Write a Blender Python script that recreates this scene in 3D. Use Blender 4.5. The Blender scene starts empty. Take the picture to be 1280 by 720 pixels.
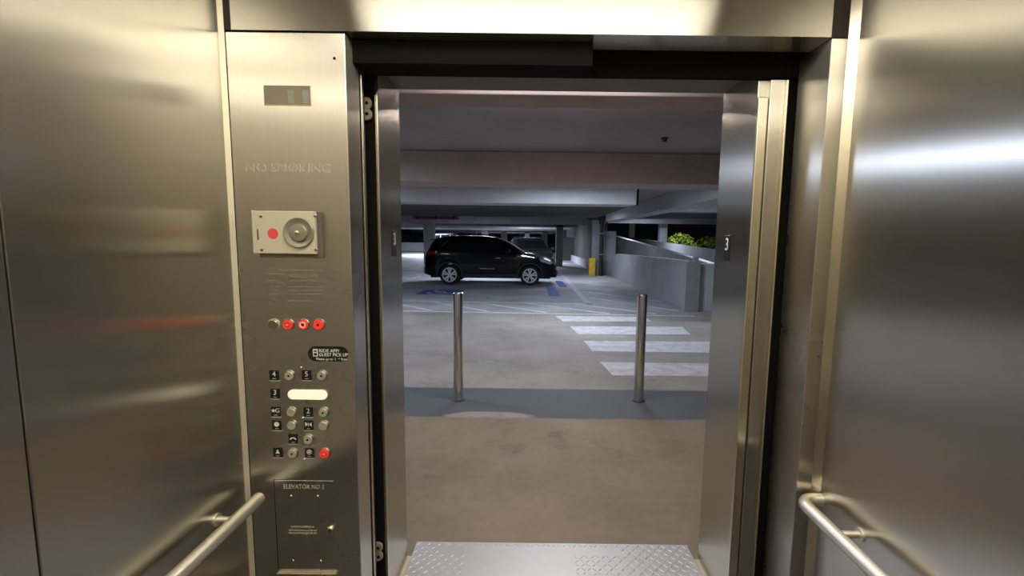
import bpy, bmesh, math, random
from math import pi, sin, cos, radians, sqrt
from mathutils import Vector, Matrix
random.seed(7)
C = bpy.context.scene.collection
SC = bpy.context.scene

# ------------------------------------------------------------------ camera model (survey of the photograph, 1280x720)
EYE, FOC, CX, CY, PITCH, ROLL = 1.5, 561.0, 665.0, 360.0, radians(6.1), .0125
RM = Matrix.Rotation(pi/2-PITCH, 3, 'X') @ Matrix.Rotation(ROLL, 3, 'Z')
def ray(x, y): return RM @ Vector(((x-CX)/FOC, -(y-CY)/FOC, -1))
def on_y(x, y, Y):                      # point of the wall plane at depth Y
    d = ray(x, y); return Vector((0, 0, EYE)) + d*(Y/d.y)
def on_floor(x, y, z=0.0):
    d = ray(x, y); return Vector((0, 0, EYE)) + d*((z-EYE)/d.z)

# ------------------------------------------------------------------ materials
def new_mat(name):
    m = bpy.data.materials.new(name); m.use_nodes = True
    nt = m.node_tree; nt.nodes.clear()
    out = nt.nodes.new('ShaderNodeOutputMaterial'); b = nt.nodes.new('ShaderNodeBsdfPrincipled')
    nt.links.new(b.outputs[0], out.inputs[0])
    return m, nt, b
def N(nt, t, **kw):
    n = nt.nodes.new(t)
    for k, v in kw.items(): setattr(n, k, v)
    return n
def L(nt, a, b): nt.links.new(a, b)
def plain(name, col, rough=.5, metal=0, spec=.5, coat=0, var=.06, scale=30):
    m, nt, b = new_mat(name)
    tc = N(nt, 'ShaderNodeTexCoord'); no = N(nt, 'ShaderNodeTexNoise'); no.inputs['Scale'].default_value = scale
    no.inputs['Detail'].default_value = 3
    L(nt, tc.outputs['Object'], no.inputs['Vector'])
    hs = N(nt, 'ShaderNodeMapRange'); hs.inputs[3].default_value = 1-var; hs.inputs[4].default_value = 1+var
    L(nt, no.outputs['Fac'], hs.inputs[0])
    mx = N(nt, 'ShaderNodeVectorMath', operation='SCALE'); mx.inputs[0].default_value = col
    L(nt, hs.outputs[0], mx.inputs[3]); L(nt, mx.outputs[0], b.inputs['Base Color'])
    b.inputs['Roughness'].default_value = rough; b.inputs['Metallic'].default_value = metal
    b.inputs['Specular IOR Level'].default_value = spec; b.inputs['Coat Weight'].default_value = coat
    b.inputs['Coat Roughness'].default_value = .04
    return m
def glow(name, col, strength, base=(.8, .8, .8)):
    m, nt, b = new_mat(name)
    b.inputs['Base Color'].default_value = (*base, 1); b.inputs['Emission Color'].default_value = (*col, 1)
    b.inputs['Emission Strength'].default_value = strength; b.inputs['Roughness'].default_value = .4
    return m
def steel(name, col, rough, aniso, grain='V', streak=.05):
    """brushed stainless steel: grain V = vertical brushing, H = horizontal brushing."""
    m, nt, b = new_mat(name)
    b.inputs['Metallic'].default_value = 1; b.inputs['Anisotropic'].default_value = aniso
    g = N(nt, 'ShaderNodeNewGeometry')
    cr = N(nt, 'ShaderNodeVectorMath', operation='CROSS_PRODUCT'); cr.inputs[1].default_value = (0.001, .002, 1)
    L(nt, g.outputs['Normal'], cr.inputs[0])
    if grain == 'V':
        L(nt, cr.outputs[0], b.inputs['Tangent'])
    else:
        c2 = N(nt, 'ShaderNodeVectorMath', operation='CROSS_PRODUCT')
        L(nt, cr.outputs[0], c2.inputs[0]); L(nt, g.outputs['Normal'], c2.inputs[1]); L(nt, c2.outputs[0], b.inputs['Tangent'])
    mp = N(nt, 'ShaderNodeMapping'); mp.inputs['Scale'].default_value = (160, 160, 2) if grain == 'V' else (2, 2, 160)
    L(nt, g.outputs['Position'], mp.inputs['Vector'])
    no = N(nt, 'ShaderNodeTexNoise'); no.inputs['Scale'].default_value = 1; no.inputs['Detail'].default_value = 4
    L(nt, mp.outputs[0], no.inputs['Vector'])
    n2 = N(nt, 'ShaderNodeTexNoise'); n2.inputs['Scale'].default_value = 3.1; n2.inputs['Detail'].default_value = 4
    L(nt, g.outputs['Position'], n2.inputs['Vector'])
    mr = N(nt, 'ShaderNodeMapRange'); mr.inputs[3].default_value = 1-streak; mr.inputs[4].default_value = 1+streak
    L(nt, no.outputs['Fac'], mr.inputs[0])
    sc = N(nt, 'ShaderNodeVectorMath', operation='SCALE'); sc.inputs[0].default_value = col
    L(nt, mr.outputs[0], sc.inputs[3]); L(nt, sc.outputs[0], b.inputs['Base Color'])
    m2 = N(nt, 'ShaderNodeMapRange'); m2.inputs[3].default_value = rough*.9; m2.inputs[4].default_value = rough*1.1
    L(nt, n2.outputs['Fac'], m2.inputs[0]); L(nt, m2.outputs[0], b.inputs['Roughness'])
    return m
def concrete(name, c1, c2, scale=1.2, rough=.85, bump=.15, form=False):
    m, nt, b = new_mat(name)
    g = N(nt, 'ShaderNodeNewGeometry')
    n1 = N(nt, 'ShaderNodeTexNoise'); n1.inputs['Scale'].default_value = scale; n1.inputs['Detail'].default_value = 8; n1.inputs['Roughness'].default_value = .62
    n2 = N(nt, 'ShaderNodeTexNoise'); n2.inputs['Scale'].default_value = scale*22; n2.inputs['Detail'].default_value = 5
    L(nt, g.outputs['Position'], n1.inputs['Vector']); L(nt, g.outputs['Position'], n2.inputs['Vector'])
    ad = N(nt, 'ShaderNodeMath', operation='MULTIPLY_ADD'); ad.inputs[1].default_value = .25
    L(nt, n2.outputs['Fac'], ad.inputs[0]); L(nt, n1.outputs['Fac'], ad.inputs[2])
    cr = N(nt, 'ShaderNodeValToRGB'); cr.color_ramp.elements[0].position = .42; cr.color_ramp.elements[1].position = .82
    cr.color_ramp.elements[0].color = (*c2, 1); cr.color_ramp.elements[1].color = (*c1, 1)
    L(nt, ad.outputs[0], cr.inputs[0]); L(nt, cr.outputs[0], b.inputs['Base Color'])
    b.inputs['Roughness'].default_value = rough; b.inputs['Specular IOR Level'].default_value = .3
    bp = N(nt, 'ShaderNodeBump'); bp.inputs['Strength'].default_value = bump; bp.inputs['Distance'].default_value = .01
    L(nt, n2.outputs['Fac'], bp.inputs['Height']); L(nt, bp.outputs[0], b.inputs['Normal'])
    return m
def garage_floor_mat():
    """trowelled concrete, a darker sealed strip across it near the lift, stains and tyre marks."""
    m = concrete('garage_concrete_floor', (.36, .335, .305), (.20, .185, .165), .8, .7, .12)
    nt = m.node_tree; b = next(n for n in nt.nodes if n.type == 'BSDF_PRINCIPLED')
    src = b.inputs['Base Color'].links[0].from_socket
    g = N(nt, 'ShaderNodeNewGeometry'); sp = N(nt, 'ShaderNodeSeparateXYZ'); L(nt, g.outputs['Position'], sp.inputs[0])
    no = N(nt, 'ShaderNodeTexNoise'); no.inputs['Scale'].default_value = 5; no.inputs['Detail'].default_value = 6
    L(nt, g.outputs['Position'], no.inputs['Vector'])
    def M(op, a, bb):
        n = N(nt, 'ShaderNodeMath', operation=op)
        for i, v in enumerate((a, bb)):
            if isinstance(v, (int, float)): n.inputs[i].default_value = v
            else: L(nt, v, n.inputs[i])
        return n.outputs[0]
    wob = M('MULTIPLY', M('SUBTRACT', no.outputs['Fac'], .5), .07)
    yy = M('ADD', sp.outputs['Y'], wob)
    def step(v, e, w=.02):
        n = N(nt, 'ShaderNodeMapRange'); n.inputs[1].default_value = e-w; n.inputs[2].default_value = e+w
        L(nt, v, n.inputs[0]); return n.outputs[0]
    band = M('MULTIPLY', step(yy, 3.66), M('SUBTRACT', 1, step(yy, 4.42)))
    # one patch where the sealer has worn off
    dx = M('SUBTRACT', sp.outputs['X'], -.35); dy = M('SUBTRACT', sp.outputs['Y'], 3.70)
    rr = M('ADD', M('MULTIPLY', M('MULTIPLY', dx, dx), 4.0), M('MULTIPLY', M('MULTIPLY', dy, dy), 60))
    worn = M('SUBTRACT', 1, step(M('ADD', rr, M('MULTIPLY', wob, 9)), .55, .15))
    band = M('MULTIPLY', band, M('SUBTRACT', 1, worn))
    mix = N(nt, 'ShaderNodeMix', data_type='RGBA'); L(nt, band, mix.inputs[0]); L(nt, src, mix.inputs[6])
    mix.inputs[7].default_value = (.085, .095, .105, 1)
    # lighter, colder under the parking stalls; nearer, cab light's warmth put into the colour
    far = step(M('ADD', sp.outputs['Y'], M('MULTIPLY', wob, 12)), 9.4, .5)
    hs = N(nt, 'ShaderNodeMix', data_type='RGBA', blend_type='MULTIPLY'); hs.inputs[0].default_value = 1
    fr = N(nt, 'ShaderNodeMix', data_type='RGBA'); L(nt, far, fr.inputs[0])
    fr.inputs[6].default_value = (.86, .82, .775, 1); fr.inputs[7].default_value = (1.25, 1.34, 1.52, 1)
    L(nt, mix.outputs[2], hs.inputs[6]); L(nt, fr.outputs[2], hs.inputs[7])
    # browner in front of the lift: warm cab light put into the floor colour
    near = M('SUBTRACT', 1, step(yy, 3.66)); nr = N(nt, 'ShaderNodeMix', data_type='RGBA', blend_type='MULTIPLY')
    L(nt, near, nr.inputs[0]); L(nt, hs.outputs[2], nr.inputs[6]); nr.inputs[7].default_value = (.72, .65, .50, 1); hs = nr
    # drips and oil stains
    vo = N(nt, 'ShaderNodeTexNoise'); vo.inputs['Scale'].default_value = 1.7; vo.inputs['Detail'].default_value = 9; vo.inputs['Roughness'].default_value = .7
    mp = N(nt, 'ShaderNodeMapping'); mp.inputs['Location'].default_value = (3.1, 7.7, 0); L(nt, g.outputs['Position'], mp.inputs[0]); L(nt, mp.outputs[0], vo.inputs['Vector'])
    st = N(nt, 'ShaderNodeMapRange'); st.inputs[1].default_value = .58; st.inputs[2].default_value = .72; st.inputs[3].default_value = 1; st.inputs[4].default_value = .6
    L(nt, vo.outputs['Fac'], st.inputs[0])
    s2 = N(nt, 'ShaderNodeVectorMath', operation='SCALE'); L(nt, hs.outputs[2], s2.inputs[0]); L(nt, st.outputs[0], s2.inputs[3])
    L(nt, s2.outputs[0], b.inputs['Base Color'])
    return m
def worn_paint(name, col, wear=.5):
    m, nt, b = new_mat(name)
    g = N(nt, 'ShaderNodeNewGeometry'); no = N(nt, 'ShaderNodeTexNoise'); no.inputs['Scale'].default_value = 6; no.inputs['Detail'].default_value = 8
    no.inputs['Roughness'].default_value = .7
    L(nt, g.outputs['Position'], no.inputs['Vector'])
    cr = N(nt, 'ShaderNodeValToRGB'); cr.color_ramp.elements[0].position = .3; cr.color_ramp.elements[1].position = .3+wear*.6
    cr.color_ramp.elements[0].color = (col[0]*.55, col[1]*.55, col[2]*.55, 1); cr.color_ramp.elements[1].color = (*col, 1)
    L(nt, no.outputs['Fac'], cr.inputs[0]); L(nt, cr.outputs[0], b.inputs['Base Color']); b.inputs['Roughness'].default_value = .6
    return m

SIDE = steel('brushed_steel_side', (.60, .575, .52), .26, .95, 'V')
FACE = steel('brushed_steel_face', (.62, .595, .54), .28, .94, 'V')
HEAD = steel('brushed_steel_header', (.54, .52, .46), .22, 1.0, 'H')
JAMB = steel('brushed_steel_jamb', (.58, .555, .50), .26, .95, 'V')
TRIM = steel('polished_steel_trim', (.72, .67, .54), .26, .6, 'V', .02)
TUBE = plain('satin_steel_tube', (.70, .67, .58), .40, .8, .5, 0, .02)
POST = steel('polished_steel_post', (.72, .71, .69), .17, .5, 'V', .02)
DARK = plain('flat_black', (.010, .009, .007), .95, 0, .1)
DBRN = plain('dark_painted_metal', (.035, .030, .024), .55, .3)
CABFL = concrete('rubber_floor', (.10, .09, .08), (.06, .055, .05), 3, .6)
CEILM = plain('cab_ceiling_paint', (.30, .27, .22), .6)
LIGHTM = glow('luminaire_diffuser', (1, .92, .75), 6.2)
REARM = glow('rear_luminaire_diffuser', (1, .92, .75), 9.5)
GLIGHT = glow('garage_tube_diffuser', (.80, .87, 1), 14)
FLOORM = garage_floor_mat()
CONC = concrete('concrete_grey', (.34, .345, .355), (.22, .222, .23), .9)
CONCW = concrete('concrete_beam_warm_lit', (.46, .37, .34), (.34, .275, .25), .7)  # pinkish brown puts the warm lamp light into the beams' colour
CONCP = concrete('parapet_concrete', (.34, .35, .36), (.25, .255, .26), 1.3)
CONCL = concrete('concrete_light', (.52, .53, .55), (.40, .41, .42), 1.1)
CONCD = concrete('concrete_soffit', (.36, .33, .335), (.26, .24, .245), .6)
CONCS = concrete('concrete_shade_tone', (.12, .115, .11), (.07, .065, .06), .6)  # unlit soffit's shade put into a darker concrete; far wall shares it
WHITEP = worn_paint('white_road_paint', (.50, .49, .50), .45)
LINEP = worn_paint('thin_white_line_paint', (.62, .64, .68), .7)
BLUEP = worn_paint('blue_road_paint', (.025, .085, .36), .3)
YELL = worn_paint('yellow_paint', (.72, .50, .02), .3)
BLACKP = plain('black_plastic', (.012, .012, .010), .35)
WHITET = plain('white_print', (.82, .82, .76), .5)
ETCH = plain('etched_fill', (.62, .58, .45), .45)
ETCHD = plain('etched_fill_faint', (.50, .46, .36), .5)
ETCHF = plain('worn_etched_fill', (.36, .33, .265), .5, .3)
BEIGE = plain('beige_enamel', (.60, .56, .43), .45, 0, .4, 0, .03)
BEIGED = plain('case_shade_brown', (.13, .115, .085), .5)  # dark brown holds the shadow below the sounder cover
DISH = plain('cast_grey_dish', (.34, .32, .25), .38, .5)
REDB = glow('red_lit_button', (1, .035, .025), .42, (.8, .03, .02))
REDR = plain('red_button_plastic', (.75, .05, .03), .35)
REDD = plain('red_paint_dot', (.80, .08, .09), .5)
CREAM = glow('lit_cream_bar', (1, .95, .72), .55, (.85, .82, .66))
BTN = plain('button_steel', (.58, .54, .43), .38, .45)
BTND = steel('button_collar_steel', (.42, .39, .32), .3, .2)
DISP = plain('display_smoked_window', (.20, .165, .115), .18)
DIGIT = plain('display_digit', (.29, .30, .25), .4)
PLATE = plain('tread_plate', (.42, .42, .41), .42, .6, .5, 0, .04)

# ------------------------------------------------------------------ mesh helpers
def bm_box(bm, a, b, mi=0):
    x0, y0, z0 = a; x1, y1, z1 = b
    vs = [bm.verts.new(p) for p in ((x0,y0,z0),(x1,y0,z0),(x1,y1,z0),(x0,y1,z0),(x0,y0,z1),(x1,y0,z1),(x1,y1,z1),(x0,y1,z1))]
    fs = [bm.faces.new([vs[i] for i in q]) for q in ((0,3,2,1),(4,5,6,7),(0,1,5,4),(1,2,6,5),(2,3,7,6),(3,0,4,7))]
    for f in fs: f.material_index = mi
    return fs
def box(a, b, bev=0, seg=2):
    bm = bmesh.new(); a = [min(p, q) for p, q in zip(a, b)], [max(p, q) for p, q in zip(a, b)]
    bm_box(bm, *a)
    if bev: bmesh.ops.bevel(bm, geom=bm.edges[:], offset=bev, segments=seg, affect='EDGES', profile=.5)
    return bm
def boxes(*lst):
    bm = bmesh.new()
    for a, b in lst: bm_box(bm, [min(p, q) for p, q in zip(a, b)], [max(p, q) for p, q in zip(a, b)])
    return bm
def prism(poly, y0, y1, axis='Y'):
    """poly of 2-D points pushed from y0 to y1 along axis."""
    def P(u, v, w): return {'Y': (u, w, v), 'X': (w, u, v), 'Z': (u, v, w)}[axis]
    bm = bmesh.new()
    A = [bm.verts.new(P(u, v, y0)) for u, v in poly]; B = [bm.verts.new(P(u, v, y1)) for u, v in poly]
    bm.faces.new(A); bm.faces.new(B[::-1])
    n = len(poly)
    for i in range(n): bm.faces.new((A[i], B[i], B[(i+1) % n], A[(i+1) % n]))
    bmesh.ops.recalc_face_normals(bm, faces=bm.faces[:])
    return bm
def tube(pts, r, n=16, caps=True):
    bm = bmesh.new(); pts = [Vector(p) for p in pts]; rings = []
    d0 = (pts[1]-pts[0]).normalized(); up = Vector((0, 0, 1)) if abs(d0.z) < .9 else Vector((1, 0, 0))
    u = d0.cross(up).normalized()
    for i, p in enumerate(pts):
        t = (pts[min(i+1, len(pts)-1)]-pts[max(i-1, 0)]).normalized()
        u = (u - t*u.dot(t)).normalized(); v = t.cross(u)
        rr = r[i] if isinstance(r, (list, tuple)) else r
        rings.append([bm.verts.new(p+(u*cos(a)+v*sin(a))*rr) for a in [2*pi*k/n for k in range(n)]])
    for a, b in zip(rings, rings[1:]):
        for k in range(n): bm.faces.new((a[k], a[(k+1) % n], b[(k+1) % n], b[k]))
    if caps: bm.faces.new(rings[0][::-1]); bm.faces.new(rings[-1])
    bmesh.ops.recalc_face_normals(bm, faces=bm.faces[:])
    return bm
def lathe(prof, c, axis='Y', n=32, caps=True):
    """profile of (radius, offset) turned about an axis through c; offset runs along +axis."""
    bm = bmesh.new(); rings = []
    for r, h in prof:
        ring = []
        for k in range(n):
            a = 2*pi*k/n; p, q = r*cos(a), r*sin(a)
            ring.append(bm.verts.new(Vector(c)+Vector({'Y': (p, h, q), 'Z': (p, q, h), 'X': (h, p, q)}[axis])))
        rings.append(ring)
    for a, b in zip(rings, rings[1:]):
        for k in range(n): bm.faces.new((a[k], a[(k+1) % n], b[(k+1) % n], b[k]))
    for r in (rings[0], rings[-1]) if caps else ():
        bm.faces.new(r)
    bmesh.ops.recalc_face_normals(bm, faces=bm.faces[:])
    return bm
def joined(*bms):
    out = bmesh.new()
    for b in bms:
        me = bpy.data.meshes.new('t'); b.to_mesh(me); b.free(); out.from_mesh(me); bpy.data.meshes.remove(me)
    return out
def world_off(o):
    v = Vector((0, 0, 0))
    while o is not None: v += o.location; o = o.parent
    return v
def obj(name, bm, mats, parent=None, smooth=False, label=None):
    me = bpy.data.meshes.new(name)
    if parent is not None: bmesh.ops.translate(bm, verts=bm.verts[:], vec=-world_off(parent))
    bm.to_mesh(me); bm.free()
    for m in (mats if isinstance(mats, (list, tuple)) else [mats]): me.materials.append(m)
    if smooth:
        for p in me.polygons: p.use_smooth = True
        me.set_sharp_from_angle(angle=radians(35))
    o = bpy.data.objects.new(name, me); C.objects.link(o)
    if parent is not None: o.parent = parent
    if label: o['label'] = label
    return o
def struct(name, bm, m, parent=None, smooth=False, label=None):
    o = obj(name, bm, m, parent, smooth, label)
    if parent is None: o['kind'] = 'structure'
    return o
def tag(o, label, cat, group=None):
    o['label'] = label; o['category'] = cat
    if group: o['group'] = group
    return o
def thing(name, loc, label, cat, group=None, rz=0):
    o = bpy.data.objects.new(name, None); C.objects.link(o); o.location = loc; o.rotation_euler = (0, 0, rz)
    o.empty_display_size = .1
    return tag(o, label, cat, group)
def text_bm(s, size, M4, thick=.0004, align='CENTER', sx=1.0):
    cu = bpy.data.curves.new('t', 'FONT'); cu.body = s; cu.size = size; cu.align_x = align; cu.align_y = 'CENTER'
    cu.extrude = thick; cu.resolution_u = 3
    o = bpy.data.objects.new('t', cu); C.objects.link(o)
    bpy.context.view_layer.update(); dg = bpy.context.evaluated_depsgraph_get()
    me = bpy.data.meshes.new_from_object(o.evaluated_get(dg)); bpy.data.objects.remove(o); bpy.data.curves.remove(cu)
    bm = bmesh.new(); bm.from_mesh(me); bpy.data.meshes.remove(me)
    bmesh.ops.transform(bm, matrix=M4 @ Matrix.Diagonal((sx, 1, 1, 1)), verts=bm.verts[:])
    return bm
def face_text(s, size, x, y, z, **kw):   # lettering on a wall that faces the lift's occupant (-Y)
    return text_bm(s, size, Matrix.Translation((x, y, z)) @ Matrix.Rotation(pi/2, 4, 'X'), **kw)

# ================================================================== THE LIFT CAB
XL, XR, YF, ZC = -.99, 1.0, 1.49, 2.46      # side walls, plane of the front wall, ceiling
RET_L, RET_R = -.60, .935                   # faces of the two front returns
ZH = 2.145                                  # underside of the header
YB = -.42                                   # back wall

# left wall: two sheets meeting at a folded seam
SEAM = .843
wl = struct('wall_left', boxes(((XL-.04, YB, 0), (XL-.02, YF+.02, ZC))), DARK)
obj('wall_panel', box((XL-.02, SEAM+.002, .02), (XL, YF-.012, ZC-.02), .002), SIDE, wl)
obj('wall_panel', box((XL-.02, YB, .02), (XL, SEAM-.002, ZC-.02), .002), SIDE, wl)
wr = struct('wall_right', boxes(((XR+.02, YB, 0), (XR+.04, YF+.02, ZC))), DARK)
obj('wall_panel', box((XR, .25, .02), (XR+.02, YF-.03, ZC-.02), .002), SIDE, wr)
obj('wall_panel', box((XR, YB, .02), (XR+.02, .246, ZC-.02), .002), SIDE, wr)
struct('unseen_fill_wall', boxes(((XL-.04, YB-.03, 0), (XR+.04, YB, ZC))), plain('fill_wall_beige', (.55, .50, .42), .5))  # unseen wall, pale finish made up to throw light on the control panel
struct('ceiling', boxes(((XL-.04, YB-.03, ZC), (XR+.04, YF+.2, ZC+.03))), CEILM)
struct('floor', boxes(((XL-.04, YB-.03, -.03), (XR+.04, 1.70, 0))), CABFL)
# corner trims: left one a thin bright strip, right one a slanted cover strip
struct('trim_1', prism([(XL-.001, YF-.013), (XL+.0115, YF-.001), (XL-.001, YF-.001)], 0, ZC, 'Z'), plain('satin_corner_strip', (.75, .70, .55), .45, .6))
struct('trim_2', prism([(.984, YF+.002), (XR+.018, YF-.032), (XR+.02, YF+.002)], 0, ZC, 'Z'), TRIM)

# front wall: header and right return (the left return carries the control panel)
wf = struct('wall_front', boxes(((XL, YF, ZH), (XR, YF+.11, ZC))), HEAD)
obj('header_cover', boxes(((XL+.035, YF-.004, ZH), (.93, YF, ZC))), HEAD, wf)
obj('corner_filler', boxes(((XL, YF-.0015, ZH), (XL+.033, YF, ZC)), ((.932, YF-.0015, ZH), (.984, YF, ZC))), DBRN, wf)
obj('return_column', box((RET_R, YF, 0), (XR+.02, 1.664, ZH), .003), FACE, wf)
obj('track_cover', boxes(((-.62, 1.665, 2.085), (.95, 1.70, 2.46))), DARK, wf)
obj('door_hanger', boxes(((-.598, 1.545, 2.072), (.19, 1.66, 2.1435))), DARK, wf)
# sliding door leaves, both run back into their slots so only the leading edges show
struct('slot_shade', boxes(((-1.2, 1.700, 0), (-.583, 1.712, 2.12)), ((.9035, 1.690, 0), (1.2, 1.704, 2.12)), ((-1.2, 1.60, 0), (-1.19, 1.70, 2.12)), ((1.19, 1.60, 0), (1.2, 1.70, 2.12))), DARK)  # black sheets in the door slots, their shade put into the colour
d1 = struct('door_1', box((-1.15, 1.625, .01), (-.603, 1.655, 2.08), .003), DBRN)
obj('leading_edge', box((-.604, 1.612, .01), (-.5965, 1.626, 2.075), .002), TRIM, d1)
for zc in (1.965, .245):
    bm = joined(lathe([(.001, -.006), (.020, -.006), (.022, 0), (.020, .006), (.001, .006)], (-.609, 1.685, zc+.019)),
                lathe([(.001, -.006), (.020, -.006), (.022, 0), (.020, .006), (.001, .006)], (-.609, 1.685, zc-.019)))
    gb = obj('door_guide', bm, plain('door_guide_nylon', (.34, .31, .22), .6), d1, True, 'pale door guide with dark bolts')
    obj('bolt', joined(*[lathe([(.0055, 0), (.0055, .003), (.001, .004)], (-.604, 1.675, zc+s)) for s in (.019, -.019)]), DARK, gb)
d2 = struct('door_2', box((.842, 1.668, .01), (.900, 1.700, 2.08), .003), JAMB)
obj('leading_edge', box((.893, 1.655, .01), (.8995, 1.668, 2.075), .002), TRIM, d2)
# hall door frame: jambs and head as steel-clad reveals
JL, JR, JY0, JY1 = -.573, .805, 1.71, 1.975
jf = struct('trim_3', box((JL-.009, JY0, 0), (JL, JY1, 2.128), .003), JAMB)
obj('frame_lip', box((JL-.0105, JY0-.012, 0), (JL+.001, JY0, 2.02), .002), TRIM, jf)
jg = struct('trim_4', box((JR, 1.685, 0), (JR+.05, 1.99, 2.128), .004), JAMB)
obj('frame_lip', box((JR-.001, 1.672, 0), (JR+.034, 1.685, 2.02), .003), TRIM, jg)
struct('trim_5', box((JL-.05, 1.72, 2.128), (JR+.05, 1.98, 2.20)), plain('frame_head_paint', (.15, .135, .12), .6))
# shaft wall the frame stands in
struct('wall_shaft', boxes(((-6, JY0+.005, 0), (JL-.0095, JY1-.01, 2.62)), ((JR+.05, 1.705, 0), (6, 1.98, 2.62)), ((JL-.05, 1.73, 2.20), (JR+.05, 1.97, 2.62)),
                           ((-6, 1.60, -.02), (-1.2, 1.71, 2.62)), ((1.2, 1.60, -.02), (6, 1.71, 2.62))), CONCD)

# ---- cab luminaires (overhead, seen only as reflections)
def cab_light(x0, x1, y0, y1, label, m=None):
    t = thing('ceiling_light', ((x0+x1)/2, (y0+y1)/2, ZC), label, 'ceiling light', 'lift ceiling lights')
    obj('frame', boxes(((x0-.02, y0-.02, ZC-.02), (x0, y1+.02, ZC)), ((x1, y0-.02, ZC-.02), (x1+.02, y1+.02, ZC)),
                       ((x0, y0-.02, ZC-.02), (x1, y0, ZC)), ((x0, y1, ZC-.02), (x1, y1+.02, ZC))), TUBE, t)
    obj('diffuser', boxes(((x0, y0, ZC-.012), (x1, y1, ZC-.002))), m or LIGHTM, t)
cab_light(-.74, .74, .48, 1.08, 'warm flat ceiling light near the lift doors')
cab_light(-.74, .74, -.28, .10, 'warm flat ceiling light over the back of the lift', REARM)

# ---- handrails
def rail(side):
    if side < 0:
        x = -.925; z = on_y(318, 624, 1.44).z; z = .610
        t = thing('handrail', (XL, .6, z), 'round steel handrail on the left lift wall, with a straight cut end', 'handrail')
        bm = tube([(x, -.3, z), (x, 1.455, z)], .0205, 20)
        bmesh.ops.bevel(bm, geom=[e for e in bm.edges if len(e.link_faces) == 2 and any(len(f.verts) > 4 for f in e.link_faces)], offset=.005, segments=2, affect='EDGES')
        obj('rail', bm, TUBE, t, True)
        ys = (1.335, .5, -.2)
        for y in ys: obj('bracket', joined(tube([(XL, y, z-.004), (x+.01, y, z-.004)], .0105, 12), tube([(XL, y, z-.004), (XL+.005, y, z-.004)], .02, 16)), TUBE, t, True)
    else:
        x = .925; z = .628; R_ = .05; ye = 1.455
        t = thing('handrail', (XR, .6, z), 'round steel handrail on the right lift wall, its end curving back to the wall', 'handrail')
        pts = [(x, -.3, z), (x, .6, z)] + [(x, 1.2, z), (x, ye-R_-.03, z)]
        pts += [(x+R_-R_*cos(a), ye-R_+R_*sin(a), z) for a in [k*pi/2/8 for k in range(9)]] + [(XR, ye, z)]
        obj('rail', tube(pts, .0205, 20), TUBE, t, True)
        for y in (1.27, .4): obj('bracket', joined(tube([(XR, y, z), (x-.01, y, z)], .0105, 12), tube([(XR, y, z), (XR-.005, y, z)], .02, 16)), TUBE, t, True)
    return t
rail(-1); rail(1)

# ================================================================== CONTROL PANEL
cp = thing('control_panel', (-.79, YF, 0), 'tall steel lift control panel with call buttons, left of the doorway', 'control panel')
obj('face_panel', box((XL+.012, YF, .02), (RET_L, 1.60, ZH-.003), .003), FACE, cp)
def P(x, y, off=0.0):
    p = on_y(x, y, YF); p.y = YF-off; return p
# floor display
a, b = P(330.5, 107.5), P(388.5, 131.5)
dw = obj('floor_display', boxes(((a.x, YF-.0015, b.z), (b.x, YF, a.z))), DISP, cp)
obj('display_bezel', boxes(((a.x-.002, YF-.003, a.z), (b.x+.002, YF, a.z+.002)), ((a.x-.002, YF-.003, b.z), (a.x, YF, a.z)), ((a.x-.002, YF-.003, b.z-.002), (b.x+.002, YF, b.z)), ((b.x, YF-.003, b.z), (b.x+.002, YF, a.z))), BTND, dw)
for px_, w in ((364, 7.5), (382.5, 7)):
    q = P(px_, 120); s = w/561*1.49/2
    obj('display_segment', boxes(((q.x-s, YF-.0022, q.z-.023), (q.x+s, YF-.0015, q.z+.018))), DIGIT, dw)
# engraved NO SMOKING
q = P(360, 210.5)
obj('engraved_lettering', face_text('NO SMOKING', .040, q.x, YF-.0004, q.z, sx=1.10), ETCHD, cp)
# worn operating instructions: strokes too faint to read
rr = random.Random(3); cols = (bmesh.new(), bmesh.new())
for (x0, x1, y) in ((348, 391, 337.5), (335, 352, 342), (361, 399, 343), (361, 396, 345.5), (335, 349, 350.5), (336, 354, 352.8), (362, 394, 350.5), (336, 351, 358), (361, 404, 358.2), (337, 350, 363), (361, 403, 363), (337, 350, 367.5), (361, 403, 367.5), (361, 392, 375.8)):
    x = x0
    while x < x1:
        bm = cols[x0 > 355 or y < 340]; w = rr.uniform(.8, 3.4); p = P(x, y); p2 = P(min(x+w, x1), y)
        bm_box(bm, (p.x, YF-.0003, p.z-.0017), (p2.x, YF, p.z+rr.uniform(.0002, .0012))); x += w+rr.uniform(.5, 1.3)
for bm in cols: obj('instruction_lettering', bm, ETCHF, cp)
# buttons
def button(x, y, rpx=7.0, cap=BTN, collar=BTND, name='button', label=None, dot=None, ring=None):
    p = P(x, y); r = rpx/561*1.49
    o = obj(name, lathe([(r, 0), (r, -.004), (r*.93, -.006), (r*.86, -.006), (r*.84, -.002), (.0005, -.002)], p), collar, cp, True, label)
    obj('button_cap', lathe([(r*.82, 0), (r*.82, -.008), (r*.74, -.0095), (.0005, -.0088)], p), cap, o, True)
    if ring: obj('button_ring', lathe([(r*.52, -.009), (r*.52, -.0105), (r*.34, -.0105), (r*.34, -.009)], p), ring, o, True)
    if dot: obj('button_pin', lathe([(r*.17, -.008), (r*.17, -.0112), (.0004, -.0114)], p), dot, o, True)
    return o
button(342.5, 405.5, 7.6, BTND, BTN, label='plain dark steel button at the head of the red row')
button(361, 405.5, 7.4, REDB, BTND, label='red lit button with a brass centre, second in the top row', dot=ETCH, ring=REDR)
button(380, 405.5, 7.4, REDB, BTND, label='red button with a pale square centre, third in the top row', ring=WHITET)
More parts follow.
